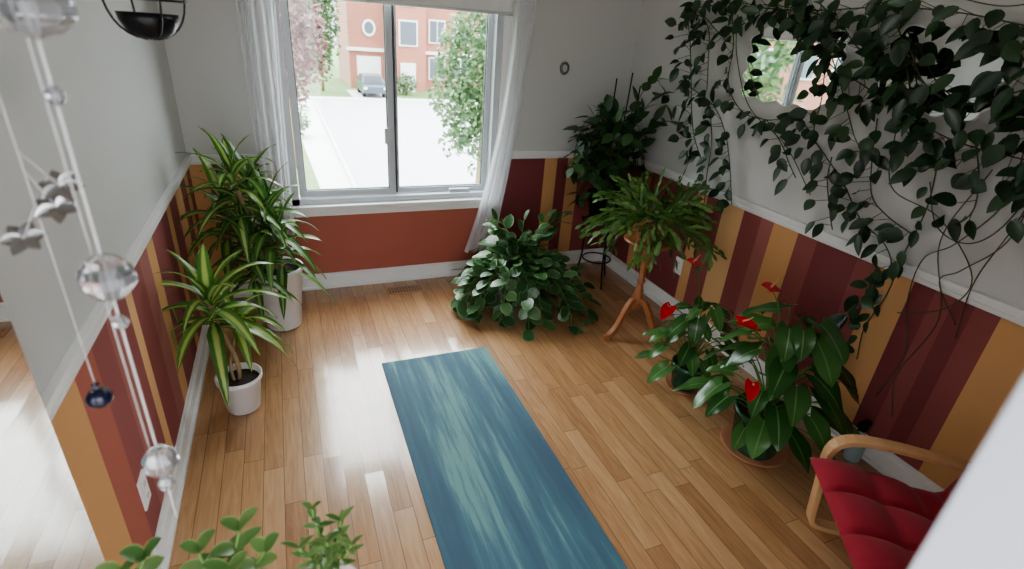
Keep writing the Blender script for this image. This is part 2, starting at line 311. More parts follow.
def outlet(x,y,z,s):
    w=MB('electrical_outlet',[TRIM,GASKET]); a,b=sorted((x,x+s*.006)); w.box(a,b,y-.036,y+.036,z-.058,z+.058)
    a,b=sorted((x,x+s*.009))
    for dz in (-.025,.025):
        w.box(a,b,y-.016,y+.016,z+dz-.015,z+dz+.015); c,d=sorted((x,x+s*.0095)); w.box(c,d,y-.008,y-.005,z+dz-.006,z+dz+.006,1); w.box(c,d,y+.005,y+.008,z+dz-.006,z+dz+.006,1)
    w.done()
outlet(XR,2.63,.35,-1); outlet(XL,1.58,.30,1)
w=MB('ring_wall_ornament',[plain('ornament_bronze',(.12,.15,.09),.5)])
for k in range(2): w.tube([(1.86+(.034-.01*k)*math.cos(a*.314),YB-.014-.005*k,1.524+(.040-.01*k)*math.sin(a*.314)) for a in range(21)],.004,6)
w.done()
w=MB('floor_vent',[VENTW,GASKET]); w.box(.54,.82,3.35,3.46,0,.004)
for i in range(12): 
    for j in range(2): w.box(.562+i*.02,.571+i*.02,3.363+j*.045,3.40+j*.045,.004,.0045,1)
w.done()
w=MB('yoga_mat',[MAT]); w.box(.360,.982,.80,2.52,.0005,.0055); w.done(bevel=.002)

w=MB('wall_mirror',[MIRROR,PVC]); w.box(XL+.03,XL+.036,.3,1.142,.02,2.1,0); w.box(XL+.003,XL+.0295,.3,1.145,.018,2.103,1); w.done()
def wavy(y0,y1,z0,z1,ph):
    w=MB('wavy_mirror',[MIRROR,TRIM]); cy,cz,ry,rz=(y0+y1)/2,(z0+z1)/2,(y1-y0)/2,(z1-z0)/2; n=128
    def ring(sc,x):
        o=[]
        for k in range(n):
            a=2*math.pi*k/n; c,s=math.cos(a),math.sin(a); q=(abs(c)**7+abs(s)**7)**(-1/7)
            q*=1+.05*math.sin(a*14+ph); o.append((x,cy+ry*sc*q*c,cz+rz*sc*q*s))
        return o
    vs=ring(1,XR-.012)+[(XR-.012,cy,cz)]; w.add(vs,[(k,(k+1)%n,n) for k in range(n)],0,flat=True)
    vs=ring(1,XR-.012)+ring(1.03,XR-.012)+ring(1.03,XR-.001); fs=[]
    for r_ in (0,1):
        for k in range(n): k2=(k+1)%n; fs.append((r_*n+k,r_*n+k2,(r_+1)*n+k2,(r_+1)*n+k))
    w.add(vs,fs,1); w.done()
wavy(1.87,2.44,1.49,1.84,0); wavy(1.22,1.66,1.55,1.86,1)

# ---------------------------------------------------------------- plants
def rosette(mb,top,n,L,W,mat=0,span=.12,lo=-.1,hi=1.35,droop=1.6):
    for i in range(n):
        f=i/(n-1); a=i*2.39996+U(-.2,.2); el=lo+(hi-lo)*f+U(-.08,.08)
        d=V((math.cos(a)*math.cos(el),math.sin(a)*math.cos(el),math.sin(el)))
        b=V(top)+V((0,0,-span*(1-f)))
        mb.leaf(b,d,V((0,0,1)) if el<1.2 else V((math.cos(a),math.sin(a),.2)),L*U(.75,1.1)*(1-.3*f),W*U(.85,1.1),droop*U(.7,1.1),'strap',.28,9,mat,wave=.05)
mb=MB('dracaena_plant',[DRAC2,WPOT,SOIL,CANE,DRAC],INROOM)
c=(-.13,3.11,0)
mb.lathe(c,[(0,.0),(.095,0),(.10,.01),(.135,.37),(.142,.375),(.142,.395),(.130,.395),(.124,.36),(0,.36)],32,1); mb.lathe((c[0],c[1],.361),[(0,.002),(.123,.0)],24,2)
for top,lean in (((-.28,3.0,1.02),1),((-.14,3.0,.84),0),((-.24,2.90,.66),0),((-.36,3.10,.84),1),((-.10,3.02,.68),0),((-.22,3.1,.93),0)):
    pts=bez((c[0]+U(-.04,.04),c[1]+U(-.04,.04),.34),(c[0],c[1],.5),(top[0],top[1],top[2]-.25),top,10); mb.tube(pts,.011,7,3)
    rosette(mb,top,23,.37,.062,0 if not lean else 4,span=.28,lo=-.3)
mb.done()
mb=MB('dracaena_plant',[DRAC,WPOT,SOIL,CANE],INROOM)
c=(-.325,2.34,0)
mb.lathe(c,[(0,0),(.068,0),(.072,.006),(.092,.165),(.100,.168),(.102,.19),(.094,.19),(.088,.16),(0,.16)],32,1); mb.lathe((c[0],c[1],.161),[(0,.002),(.088,0)],24,2)
mb.tube(bez((c[0],c[1],.15),(c[0]+.03,c[1],.3),(c[0]-.06,c[1]+.05,.4),(c[0]-.06,c[1],.57),10),.010,7,3)
mb.tube(bez((c[0]-.02,c[1],.15),(c[0]-.05,c[1]+.03,.25),(c[0]-.0,c[1]+.05,.3),(c[0]+.02,c[1]+.06,.42),10),.008,7,3)
rosette(mb,(c[0]-.06,c[1],.62),24,.43,.066,0,span=.16,lo=-.1,droop=1.9)
rosette(mb,(c[0]+.02,c[1]+.06,.46),10,.36,.058,0,span=.08,lo=.1,droop=1.9)
mb.done()

def stemleaves(mb,pts,step,L,W,mat,smat,outward=None,prof='ovate',jit=.6,droop=.3,sr=.0025,fold=.15):
    mb.tube(pts,sr,5,smat); acc=0
    for i in range(1,len(pts)):
        seg=(pts[i]-pts[i-1]); acc+=seg.length
        while acc>step:
            acc-=step; t=seg.normalized(); a=V((U(-1,1),U(-1,1),U(-.5,.7)))
            d=(t*.35+a*jit).normalized(); n=V((U(-.35,.35),U(-.35,.35),1))
            if outward is not None: o=(pts[i]-outward); o.z*=.3; n=n+o.normalized()*U(.3,1.3); d=(d+o.normalized()*.35).normalized()
            b=pts[i]+d*.015; mb.tube([pts[i],b],.0015,4,smat)
            mb.leaf(b,d,n,L*U(.7,1.15),W*U(.75,1.15),droop,prof,fold,6,mat)
mb=MB('potted_pothos',[BUSH,WPOT,SOIL,GSTEM],INROOM)
c=V((1.38,3.06,0)); mb.lathe(c,[(0,0),(.10,0),(.11,.01),(.14,.27),(.15,.275),(.15,.295),(.14,.295),(.13,.26),(0,.26)],28,1); mb.lathe((c.x,c.y,.261),[(0,.0),(.129,0)],20,2)
for i in range(44):
    a=i*2.4; r=U(.14,.38)
    if math.sin(a)<-.1: r*=1.15
    dx,dy=math.cos(a),math.sin(a); h=U(.24,.46)
    e=(c.x+dx*r*1.15,c.y+dy*r*1.1,max(.03,U(-.05,.22)))
    p=bez(c+V((dx*.05,dy*.05,.27)),c+V((dx*r*.4,dy*r*.4,h)),c+V((dx*r,dy*r,h*.9)),e,12)
    stemleaves(mb,p,.048,.10,.078,0,3,outward=c+V((0,0,.2)),prof='round')
for i in range(12):
    a=R()*6.28; p=bez(c+V((0,0,.27)),c+V((0,0,.42)),c+V((math.cos(a)*.16+.05,math.sin(a)*.1,.5)),c+V((math.cos(a)*.26+.10,math.sin(a)*.12+.08,U(.42,.66))),9)
    stemleaves(mb,p,.055,.095,.075,0,3,outward=c+V((0,0,.2)),prof='round')
for e in ((1.74,2.62,.04),(1.60,2.58,.03),(1.03,2.82,.06),(1.83,2.80,.08),(1.3,2.60,.04),(.98,3.05,.1),(1.68,2.72,.12),(1.0,2.95,.03)):
    e=V(e); p=bez(c+V((0,0,.3)),c+V((0,-.1,.45)),V((e.x,e.y+.1,.3)),e,12); stemleaves(mb,p,.045,.10,.078,0,3,outward=c+V((0,0,.15)),prof='round')
mb.done()
mb=MB('potted_hoya',[HOYA2,BLACK,SOIL,STEM],INROOM)
c=V((2.12,3.2,0))
for k in range(3):
    a=k*2.094+.4; dx,dy=math.cos(a),math.sin(a)
    mb.tube(bez(c+V((dx*.16,dy*.16,0)),c+V((dx*.10,dy*.10,.2)),c+V((dx*.10,dy*.10,.35)),c+V((dx*.15,dy*.15,.52)),10),.007,6,1)
for z,r in ((.5,.14),(.2,.108)): mb.tube([c+V((r*math.cos(i*.314),r*math.sin(i*.314),z)) for i in range(21)],.006,6,1)
mb.lathe(c+V((0,0,.5)),[(0,0),(.10,0),(.13,.2),(.14,.2),(.14,.22),(.125,.22),(.12,.19),(0,.19)],24,1); mb.lathe(c+V((0,0,.69)),[(0,.002),(.12,0)],20,2)
for x_,hh in ((-.05,1.50),(.04,1.54),(.1,1.46)): mb.tube([c+V((x_,0,.68)),c+V((x_*1.3,-.02,hh))],.005,5,1)
for i in range(38):
    a=R()*6.28; r=U(.08,.30); hh=U(.95,1.42)
    p=bez(c+V((0,0,.68)),c+V((math.cos(a)*.05,math.sin(a)*.05,hh)),c+V((math.cos(a)*r,math.sin(a)*r,hh+.10)),c+V((math.cos(a)*r*1.1,math.sin(a)*r*.9,U(.66,1.25))),12)
    stemleaves(mb,p,.055,.115,.068,0,3,outward=c+V((0,0,.9)))
for e in ((2.36,3.0,1.42),(2.38,2.9,1.25),(2.3,3.05,1.5)):
    e=V(e); p=bez(c+V((0,0,.7)),c+V((0,0,1.1)),e+V((-.1,0,.1)),e,12); stemleaves(mb,p,.045,.11,.065,0,3,outward=c+V((0,0,.9)))
mb.done()
mb=MB('pedestal_table',[PEDW])
c=V((1.99,2.46,0))
mb.lathe(c,[(0,.16),(.022,.16),(.03,.19),(.036,.24),(.026,.30),(.018,.34),(.028,.36),(.018,.38),(.022,.46),(.030,.54),(.02,.59),(.05,.61),(.05,.62),(.145,.625),(.155,.633),(.155,.643),(.145,.65),(0,.65)],32)
for a in (196,286,60):
    a=math.radians(a); D=V((math.cos(a),math.sin(a),0)); sd=V((-D.y,D.x,0))
    pts=bez(c+D*.02+V((0,0,.23)),c+D*.12+V((0,0,.26)),c+D*.12+V((0,0,.03)),c+D*.27+V((0,0,.02)),14); mb.strip(pts,sd,.032,.038)
mb.done(bevel=.006)
mb=MB('christmas_cactus',[CACT,TERRA,SOIL,STEM],INROOM)
c=c+V((.0,0,.651)); mb.lathe(c,[(0,0),(.075,0),(.10,.12),(.112,.12),(.112,.145),(.10,.145),(.095,.11),(0,.11)],28,1); mb.lathe(c+V((0,0,.115)),[(0,.002),(.095,0)],20,2)
for i in range(115):
    a=R()*6.28; el=U(.0,1.1); p=c+V((math.cos(a)*.05,math.sin(a)*.05,.12)); d=V((math.cos(a)*math.cos(el),math.sin(a)*math.cos(el),math.sin(el)))
    n=V((U(-1,1),U(-1,1),U(0,1))); k=random.randint(4,8) if el>.5 else random.randint(6,9)
    for j in range(k):
        L=U(.040,.058); mb.leaf(p,d,n,L*1.08,U(.018,.026),.1,'round',.1,4,0); p=p+d*L; d=(d+V((U(-.24,.24),U(-.24,.24),U(-.30,-.05)))).normalized(); n=n+V((U(-.4,.4),U(-.4,.4),0))
        if j in (k-3,2):
            q=p.copy(); d2=(d+V((U(-.9,.9),U(-.9,.9),U(-.2,.6)))).normalized()
            for _ in range(3): mb.leaf(q,d2,n,.052,.022,.1,'round',.1,4,0); q=q+d2*.05; d2=(d2+V((U(-.1,.1),U(-.1,.1),-.15))).normalized()
mb.done()
def anthurium(c,rp,hp,n,hmin,hmax,spread,LL,flowers,name='potted_anthurium'):
    mb=MB(name,[ANTH,GPOT,SOIL,GSTEM,SPATHE,SPADIX,TERRA],INROOM); c=V(c)
    mb.lathe(c,[(0,0),(rp*1.05,0),(rp*1.22,.018),(rp*1.2,.02),(rp*1.0,.008),(0,.008)],32,6)
    mb.lathe(c+V((0,0,.009)),[(0,0),(rp*.78,0),(rp*.82,.01),(rp,hp-.03),(rp*1.07,hp-.03),(rp*1.07,hp),(rp*.98,hp),(rp*.93,hp-.03),(0,hp-.03)],32,1)
    mb.lathe(c+V((0,0,hp-.018)),[(0,.002),(rp*.93,0)],20,2)
    for i in range(n):
        a=i*2.4+U(-.3,.3); f=i/n; h=hmin+(hmax-hmin)*(f)+U(-.04,.04); r=spread*(1-.65*f)*U(.75,1.1); D=V((math.cos(a),math.sin(a),0))
        e=c+D*r+V((0,0,h)); p=bez(c+V((0,0,hp-.02)),c+D*.03+V((0,0,h*.7)),c+D*r*.6+V((0,0,h*1.0)),e,9); mb.tube(p,.003,5,3)
        d=(D+V((U(-.4,.4),U(-.4,.4),U(-.7,-.1)))).normalized(); L=LL*U(.6,1.1)
        mb.leaf(e,d,V((U(-.3,.3),U(-.3,.3),1))+D*.5,L,L*.68,.7,'heart',.16,8,0,cord=.24,wave=.05)
    for fx,fy,fz,s,tilt in flowers:
        e=V((fx,fy,fz)); p=bez(c+V((0,0,hp)),c+V((0,0,fz*.6)),V(((c.x+fx)/2,(c.y+fy)/2,fz*.95)),e,9); mb.tube(p,.0028,5,3)
        a=tilt; d=V((math.cos(a),math.sin(a),-.1)).normalized()
        mb.leaf(e-d*s*.15,d,V((-.2,-.3,.95)),s,s*.6,.45,'heart',.2,8,4,cord=.15)
        mb.tube([e+V((-.006,-.008,.01)),e+V((d.x*.2*s-.01,d.y*.2*s-.01,.2*s)),e+V((d.x*.35*s-.012,d.y*.35*s-.012,.36*s))],.004,6,5,r1=.0025)
    return mb.done()
anthurium((1.93,1.33,0),.125,.22,60,.22,.74,.29,.18,[(1.80,1.40,.84,.13,.2),(1.72,1.42,.68,.11,-.6),(1.68,1.25,.48,.11,3.9)])
anthurium((1.92,1.84,0),.085,.15,40,.18,.54,.20,.135,[(1.80,1.86,.76,.12,.2),(1.66,1.80,.56,.12,-2.6)])
# wall vine
mb=MB('trailing_hoya_vine',[HOYA,STEM],INROOM)
def vine(P,step,jz,L=.088,W=.05,xo=.035,dens=1):
    pts=catmull([(XR-xo-U(0,.03),y,z) for y,z in P],8); mb.tube(pts,.0028,5,1); acc=0; step*=1.36
    for i in range(1,len(pts)):
        seg=pts[i]-pts[i-1]; acc+=seg.length
        while acc>step:
            acc-=step
            for _ in range(dens):
                b=pts[i]+V((-U(0,.10)if jz>.02 else -U(0,.03),U(-jz,jz),U(-jz,jz)*1.2)); d=V((-U(.0,.6),U(-1,1),U(-1.3,.25))).normalized(); n=V((-1,U(-.7,.7),U(-.1,.9)))
                b2=b+d*.012
                if jz>.02: mb.tube([pts[i],b2],.0014,4,1)
                mb.leaf(b2,d,n,L*U(.6,1.15),W*U(.8,1.2),.5,'ovate',.25,6,0)
top=[(3.0,1.93),(2.6,1.96),(2.36,1.93),(2.05,1.92),(1.7,1.93),(1.43,1.91),(1.2,1.87),(.95,1.82)]
vine(top,.018,.035)
vine([(2.4,1.95),(2.2,1.93),(2.0,1.88),(1.93,1.72),(1.7,1.62),(1.52,1.55),(1.26,1.47),(1.0,1.45)],.015,.07)
vine([(2.05,1.95),(1.9,1.86),(1.75,1.76),(1.6,1.80),(1.45,1.66),(1.3,1.60),(1.15,1.66),(1.0,1.75)],.016,.08,L=.10,W=.056)
vine([(1.8,1.92),(1.65,1.86),(1.55,1.70),(1.42,1.5),(1.3,1.38)],.016,.06,L=.10,W=.056)
vine([(1.95,1.80),(1.82,1.62),(1.72,1.50),(1.62,1.38),(1.5,1.34)],.022,.045)
vine([(1.25,1.85),(1.12,1.72),(1.05,1.55),(.98,1.4)],.018,.06,L=.105,W=.06)
vine([(2.98,1.92),(2.9,1.75),(2.84,1.55),(2.76,1.38),(2.68,1.22),(2.6,1.10)],.019,.035)
vine([(2.9,1.93),(2.78,1.82),(2.70,1.65),(2.66,1.5)],.026,.03)
vine([(2.95,1.9),(2.8,1.88),(2.65,1.80),(2.5,1.86)],.022,.04)
vine([(2.84,1.5),(2.6,1.42),(2.45,1.30),(2.38,1.15),(2.29,.98),(2.27,.90)],.024,.03)
vine([(2.62,1.93),(2.55,1.75),(2.50,1.55),(2.36,1.42),(2.18,1.40),(2.0,1.44),(1.85,1.36)],.025,.03)
vine([(2.18,1.40),(2.05,1.30),(1.95,1.22),(1.9,1.16)],.028,.025)
vine([(1.93,1.72),(1.9,1.55),(1.88,1.38),(1.78,1.30),(1.65,1.2),(1.5,1.08),(1.36,1.00),(1.30,.90),(1.36,.74),(1.34,.60)],.024,.025)
vine([(1.75,1.3),(1.72,1.2),(1.66,1.06),(1.62,.98)],.034,.022)
vine([(1.6,1.5),(1.55,1.32),(1.5,1.18),(1.4,1.12),(1.28,1.08)],.024,.03)
vine([(1.3,1.4),(1.26,1.2),(1.27,1.0),(1.28,.8),(1.30,.62),(1.29,.45)],.034,.012,L=.075,W=.042)
vine([(2.60,1.35),(2.52,1.2),(2.50,1.02),(2.47,.86),(2.48,.72)],.034,.015,L=.075,W=.042)
vine([(1.2,1.5),(1.14,1.36),(1.1,1.24),(1.15,1.15)],.028,.03)
vine([(.98,1.6),(.95,1.45),(.93,1.3)],.028,.03,L=.1,W=.055)
for P in ([(1.05,1.5),(1.02,1.3),(1.12,1.1),(1.2,1.0),(1.18,.8),(1.12,.6),(1.14,.35)],[(.98,1.5),(.95,1.2),(1.05,1.02),(1.1,.95),(1.0,.8)],[(1.3,1.3),(1.2,1.15),(1.08,1.12),(1.0,1.2),(.96,1.4)],
          [(2.7,1.95),(2.5,2.02),(2.3,1.97),(2.1,2.03),(1.9,1.98),(1.6,2.05),(1.3,1.98),(1.1,2.0)],[(2.55,1.9),(2.5,1.7),(2.3,1.45),(2.0,1.3),(1.8,1.1)],[(1.6,2.0),(1.3,1.93),(1.1,1.95),(.9,1.9)],[(1.0,1.7),(.96,1.3),(1.0,1.0),(.98,.75)],[(1.1,1.4),(1.16,1.1),(1.06,.8),(1.1,.5),(1.05,.3)],[(1.5,1.5),(1.42,1.25),(1.2,1.18),(1.02,1.0),(1.05,.85),(1.2,.75)]):
    mb.tube(catmull([(XR-.03-U(0,.04),y,z) for y,z in P],8),.0024,5,1)
mb.done()

# ---------------------------------------------------------------- armchair
ch=bpy.data.objects.new('armchair',None); bpy.context.collection.objects.link(ch)
ang=math.atan2(.57,-.82); M=Matrix.Translation((1.822,.525,0))@Matrix.Rotation(ang,4,'Z')
fr=MB('bentwood_frame',[BENT]); SW=.30
for sy in (-SW,SW):
    pts=bez((-.25,sy,.415),(-.05,sy,.455),(.12,sy,.47),(.20,sy,.455),8)+bez((.20,sy,.455),(.265,sy,.44),(.275,sy,.39),(.265,sy,.32),6)[1:]+bez((.265,sy,.32),(.25,sy,.2),(.24,sy,.10),(.235,sy,.055),6)[1:]+bez((.235,sy,.055),(.23,sy,.015),(.2,sy,.012),(.12,sy,.012),6)[1:]+[V((-.28,sy,.012))]
    fr.strip(pts,(0,1,0),.05,.022)
    fr.strip(bez((-.28,sy,.012),(-.33,sy,.012),(-.32,sy,.15),(-.29,sy,.30),8)+[V((-.25,sy,.41))],(0,1,0),.045,.02)
    s2=sy*.84
    fr.strip(bez((.30,s2,.315),(.12,s2,.29),(-.02,s2,.26),(-.10,s2,.25),8)+bez((-.10,s2,.25),(-.20,s2,.25),(-.2,s2,.36),(-.24,s2,.5),8)[1:]+[V((-.32,s2,.80))],(0,1,0),.035,.022)
for x,z in ((.24,.27),(-.2,.24),(-.27,.56),(-.315,.76)): fr.strip([(x,-SW+.01,z),(x,SW-.01,z)],(1,0,0),.04,.02)
fr.xf(M); fr.done(ch,bevel=.004)
cu=MB('seat_cushion',[REDC]); path=bez((.34,0,.335),(.18,0,.335),(.02,0,.29),(-.08,0,.275),24)+bez((-.08,0,.275),(-.17,0,.28),(-.18,0,.38),(-.215,0,.5),16)[1:]+bez((-.215,0,.5),(-.25,0,.60),(-.27,0,.72),(-.29,0,.82),20)[1:]
ns=len(path); nw=48; vs=[];fs=[]
tang=[(path[min(i+1,ns-1)]-path[max(i-1,0)]).normalized() for i in range(ns)]
cum=[0]
for i in range(1,ns): cum.append(cum[-1]+(path[i]-path[i-1]).length)
for side in (1,-1):
    for i,p in enumerate(path):
        f=cum[i]/cum[-1]; nn=V((0,1,0)).cross(tang[i]); nn=nn if nn.z>0 or nn.x>0 else -nn
        ef=(1-abs(2*f-1)**30)**.5
        for j in range(nw+1):
            s=j/nw; ew=max(0,1-abs(2*s-1)**10)**.5
            puff=.35+.65*abs(math.sin(math.pi*f*6))**.4*abs(math.sin(math.pi*s*3))**.3 if side==1 else .4
            vs.append(p+V((0,(s-.5)*.53,0))+nn*(side*.05*ef*ew*puff+(.03)))
K=ns*(nw+1)
for sd in (0,1):
    for i in range(ns-1):
        for j in range(nw):
            o=sd*K+i*(nw+1)+j; fs.append((o,o+1,o+nw+2,o+nw+1) if sd==0 else (o+nw+1,o+nw+2,o+1,o))
cu.add(vs,fs); cu.xf(M); cu.done(ch)

mb=MB('spray_bottle',[plain('bottle_plastic',(.55,.68,.72),.25,trans=.4),BLACK]); c=V((2.345,1.12,0))
mb.lathe(c,[(0,0),(.035,0),(.038,.01),(.038,.10),(.025,.14),(.013,.155),(.013,.17),(0,.17)],20,0); mb.lathe(c+V((0,0,.168)),[(0,0),(.016,0),(.016,.025),(.01,.03),(0,.03)],16,1)
mb.box(c.x-.045,c.x+.025,c.y-.011,c.y+.011,.196,.222,1); mb.tube([c+V((-.03,0,.2)),c+V((-.04,0,.18)),c+V((-.038,0,.155))],.005,6,1); mb.done()

# ---------------------------------------------------------------- hanging things
mb=MB('crystal_suncatcher',[CRYST,CORD,PEWTER])
x,y=-.23,.75; mb.tube([(x,y,.98),(x,y,HC)],.0018,6,1); mb.tube([(x-.012,y+.01,1.1),(x-.012,y+.01,HC)],.001,5,1)
def crystal(z,r,h,seg=8):
    mb.lathe((x,y,z),[(0,-h),(r*.55,-h*.75),(r,-h*.2),(r,h*.2),(r*.55,h*.75),(0,h)],seg,0,flat=True)
crystal(1.715,.040,.030,10); crystal(1.41,.032,.034); crystal(1.345,.010,.012); crystal(1.10,.025,.029); crystal(1.055,.012,.015); crystal(1.63,.010,.012)
mb.done()
mb=MB('pewter_flower_mobile',[PEWTER,CORD,BEAD]); x,y=-.315,.85
mb.tube([(x,y,1.17),(x,y,HC)],.0010,5,1)
for (dx,dy,z) in ((.022,0,1.475),(-.028,.01,1.43),(.03,.01,1.50)):
    for k in range(6):
        a=k*1.047+dx*30; mb.leaf((x+dx,y+dy,z),V((math.cos(a)*.8,math.sin(a)*.5,.5*math.sin(a)+.1)),V((.3,-.8,.5)),.027,.018,.1,'ovate',.3,5,0)
    mb.lathe((x+dx,y+dy,z-.006),[(0,-.006),(.007,0),(0,.007)],10,0)
    mb.tube([(x+dx,y+dy,z),(x,y,z+.05)],.0008,4,1)
mb.lathe((x,y,1.165),[(0,-.017),(.010,-.014),(.017,-.006),(.018,.003),(.012,.013),(0,.017)],14,2)
mb.lathe((x,y,1.19),[(0,-.006),(.006,0),(0,.006)],10,2); mb.done()
mb=MB('hanging_bowl_planter',[BLACK]); c=V((-.27,1.6,1.652)); 
mb.lathe(c,[(0,0),(.03,.004),(.048,.016),(.060,.038),(.063,.056),(.059,.056),(.054,.038),(.042,.018),(0,.010)],32)
for k in range(4):
    a=k*1.571+.5; D=V((math.cos(a),math.sin(a),0)); mb.tube(bez(c+D*.01,c+D*.085+V((0,0,.01)),c+D*.10+V((0,0,.08)),c+D*.075+V((0,0,.2)),10)+bez(c+D*.075+V((0,0,.2)),c+D*.05+V((0,0,.3)),c+V((0,0,.4)),c+V((0,0,.46)),8)[1:],.0025,6)
mb.tube([c+V((.085*math.cos(i*.314),.085*math.sin(i*.314),.085)) for i in range(21)],.0025,6); mb.tube([c+V((0,0,.46)),V((c.x,c.y,HC))],.002,5); mb.done()

mb=MB('plant_stand',[TRIM]); mb.box(-.48,.06,.50,.83,.56,.585)
for a in (-.46,.02):
    for b in (.52,.79): mb.box(a,a+.03,b,b+.03,0,.56)
mb.done(bevel=.004)
def succ(c,rp,hp,stems,L,W,prof,name,potm,js=range(3,9)):
    mb=MB(name,[JADE,potm,SOIL,GSTEM]); c=V(c)
    mb.lathe(c,[(0,0),(rp*.75,0),(rp,hp-.01),(rp*1.06,hp-.01),(rp*1.06,hp),(rp*.96,hp),(rp*.9,hp-.015),(0,hp-.015)],28,1); mb.lathe(c+V((0,0,hp-.013)),[(0,.001),(rp*.9,0)],20,2)
    for dx,dy,h in stems:
        p=bez(c+V((0,0,hp-.01)),c+V((0,0,hp+h*.5)),c+V((dx*.8,dy*.8,hp+h*.7)),c+V((dx,dy,hp+h)),8); mb.tube(p,.0028,5,3)
        for j in js:
            for sg in (0,1):
                b=j*1.57+sg*3.14+U(-.4,.4); d=V((math.cos(b),math.sin(b),.45 if j<8 else 1.1)).normalized(); mb.leaf(p[j],d,V((0,0,1)),L*U(.6,1.1),W*U(.8,1.1),.3,prof,.25,6,0)
    mb.done()
succ((-.01,.765,.586),.055,.09,[(-.02,.04,.19),(.03,.03,.15),(.0,-.02,.16),(.045,.0,.11),(-.05,.0,.14)],.040,.017,'ovate','potted_succulent',plain('pink_pot',(.65,.45,.45),.5))
succ((-.20,.765,.586),.06,.095,[(-.03,.04,.15),(.04,.05,.17),(.02,0,.12),(.08,.02,.13)],.050,.038,'round','potted_peperomia',WPOT,js=(5,6,8))
succ((-.385,.765,.586),.05,.09,[(.07,.05,.16),(.03,.04,.14),(.0,.0,.10)],.055,.042,'round','potted_jade_plant',TERRA,js=(5,6,8))

# ---------------------------------------------------------------- exterior
GZ=-3.6
m=MB('ground_lawn',[plain('grass',(.14,.22,.08),.9,var=.4,scale=2)]); m.box(-60,80,5,120,GZ-.2,GZ); m.done()
m=MB('street_road',[plain('asphalt_light',(.50,.50,.51),.9,var=.06),plain('concrete_walk',(.66,.64,.61),.9)]); m.box(2.0,60,7,42,GZ+.001,GZ+.02)
m.add([(1.1,12,GZ+.015),(2.0,12,GZ+.015),(2.0,42,GZ+.015),(.2,42,GZ+.015)],[(0,1,2,3)],1); m.box(1.95,2.1,7,42,GZ,GZ+.13,1); m.box(-60,60,42,43.2,GZ+.001,GZ+.05,1); m.box(5.0,8.5,43.2,48,GZ+.001,GZ+.03,1); m.done()
def brick():
    mt,nt,b=newmat('brick_facade'); tc=N(nt,'ShaderNodeNewGeometry'); sp=N(nt,'ShaderNodeSeparateXYZ'); cb=N(nt,'ShaderNodeCombineXYZ'); bk=N(nt,'ShaderNodeTexBrick'); L=nt.links.new
    L(tc.outputs['Position'],sp.inputs[0]); L(sp.outputs[0],cb.inputs[0]); L(sp.outputs[2],cb.inputs[1]); L(cb.outputs[0],bk.inputs['Vector'])
    bk.inputs['Color1'].default_value=(.44,.14,.085,1); bk.inputs['Color2'].default_value=(.34,.10,.06,1); bk.inputs['Mortar'].default_value=(.45,.35,.30,1); bk.inputs['Scale'].default_value=2.5
    L(bk.outputs['Color'],b.inputs['Base Color']); b.inputs['Roughness'].default_value=.9; return mt
m=MB('brick_house',[brick(),TRIM,plain('house_window_dark',(.12,.13,.16),.2),plain('roof_shingle',(.18,.16,.16),.9)])
HY=50
m.box(5.6,22,HY,HY+9,GZ,7); m.box(8.8,11.8,HY-1.5,HY,GZ,6.5)
for x0 in (12.4,14.6,17,19.5):
    for z0 in (GZ+.9,GZ+3.9,GZ+7): 
        m.box(x0,x0+1.5,HY-.12,HY,z0,z0+1.9,1); m.box(x0+.12,x0+1.38,HY-.16,HY-.1,z0+.12,z0+1.78,2); m.box(x0+.72,x0+.78,HY-.2,HY-.14,z0+.1,z0+1.8,1)
for z0 in (GZ+3.6,GZ+6.6): m.box(9.5,11.1,HY-1.62,HY-1.5,z0,z0+2,1); m.box(9.62,10.98,HY-1.66,HY-1.6,z0+.12,z0+1.88,2)
m.box(9.6,10.9,HY-1.62,HY-1.5,GZ,GZ+2.3,1); m.box(5.4,22.2,HY-.3,HY,GZ+3.0,GZ+3.25,1); m.box(6.2,8.2,HY-.12,HY,GZ+.3,GZ+2.6,1)
vs=[(7.3+.55*math.cos(k*.2618),HY-.15,GZ+4.8+.65*math.sin(k*.2618)) for k in range(24)]; m.add(vs,[list(range(24))],1,flat=True)
vs=[(7.3+.38*math.cos(k*.2618),HY-.18,GZ+4.8+.47*math.sin(k*.2618)) for k in range(24)]; m.add(vs,[list(range(24))],2,flat=True)
m.box(6.4,8.2,HY-.12,HY,GZ+7,GZ+9,1); m.box(6.55,8.05,HY-.16,HY-.1,GZ+7.15,GZ+8.85,2)
m.add([(5,HY-.6,7),(22.6,HY-.6,7),(22.6,HY+4.5,10.5),(5,HY+4.5,10.5),(5,HY+9.6,7),(22.6,HY+9.6,7)],[(0,1,2,3),(3,2,5,4),(0,3,4),(1,5,2)],3,flat=True)
m.done()
def house2(x0,x1,y,zt=3):
    m=MB('neighbour_house',[plain('pink_brick',(.42,.20,.15),.9),TRIM,plain('roof_grey',(.25,.22,.22),.9),plain('pane_dark',(.15,.17,.2),.3)])
    m.box(x0,x1,y,y+8,GZ,zt); m.add([(x0-.5,y-.5,zt),(x1+.5,y-.5,zt),(x1+.5,y+4,zt+3.5),(x0-.5,y+4,zt+3.5),(x1+.5,y+8.5,zt),(x0-.5,y+8.5,zt)],[(0,1,2,3),(3,2,4,5),(0,3,5),(1,4,2)],2,flat=True)
    xx=x0+1
    while xx<x1-2:
        for z in (GZ+1,GZ+4): m.box(xx,xx+1.6,y-.1,y,z,z+1.5,1); m.box(xx+.1,xx+1.5,y-.13,y-.08,z+.1,z+1.4,3)
        xx+=3
    m.done()
house2(-8,3.6,66); house2(-34,-15,24,3.5)
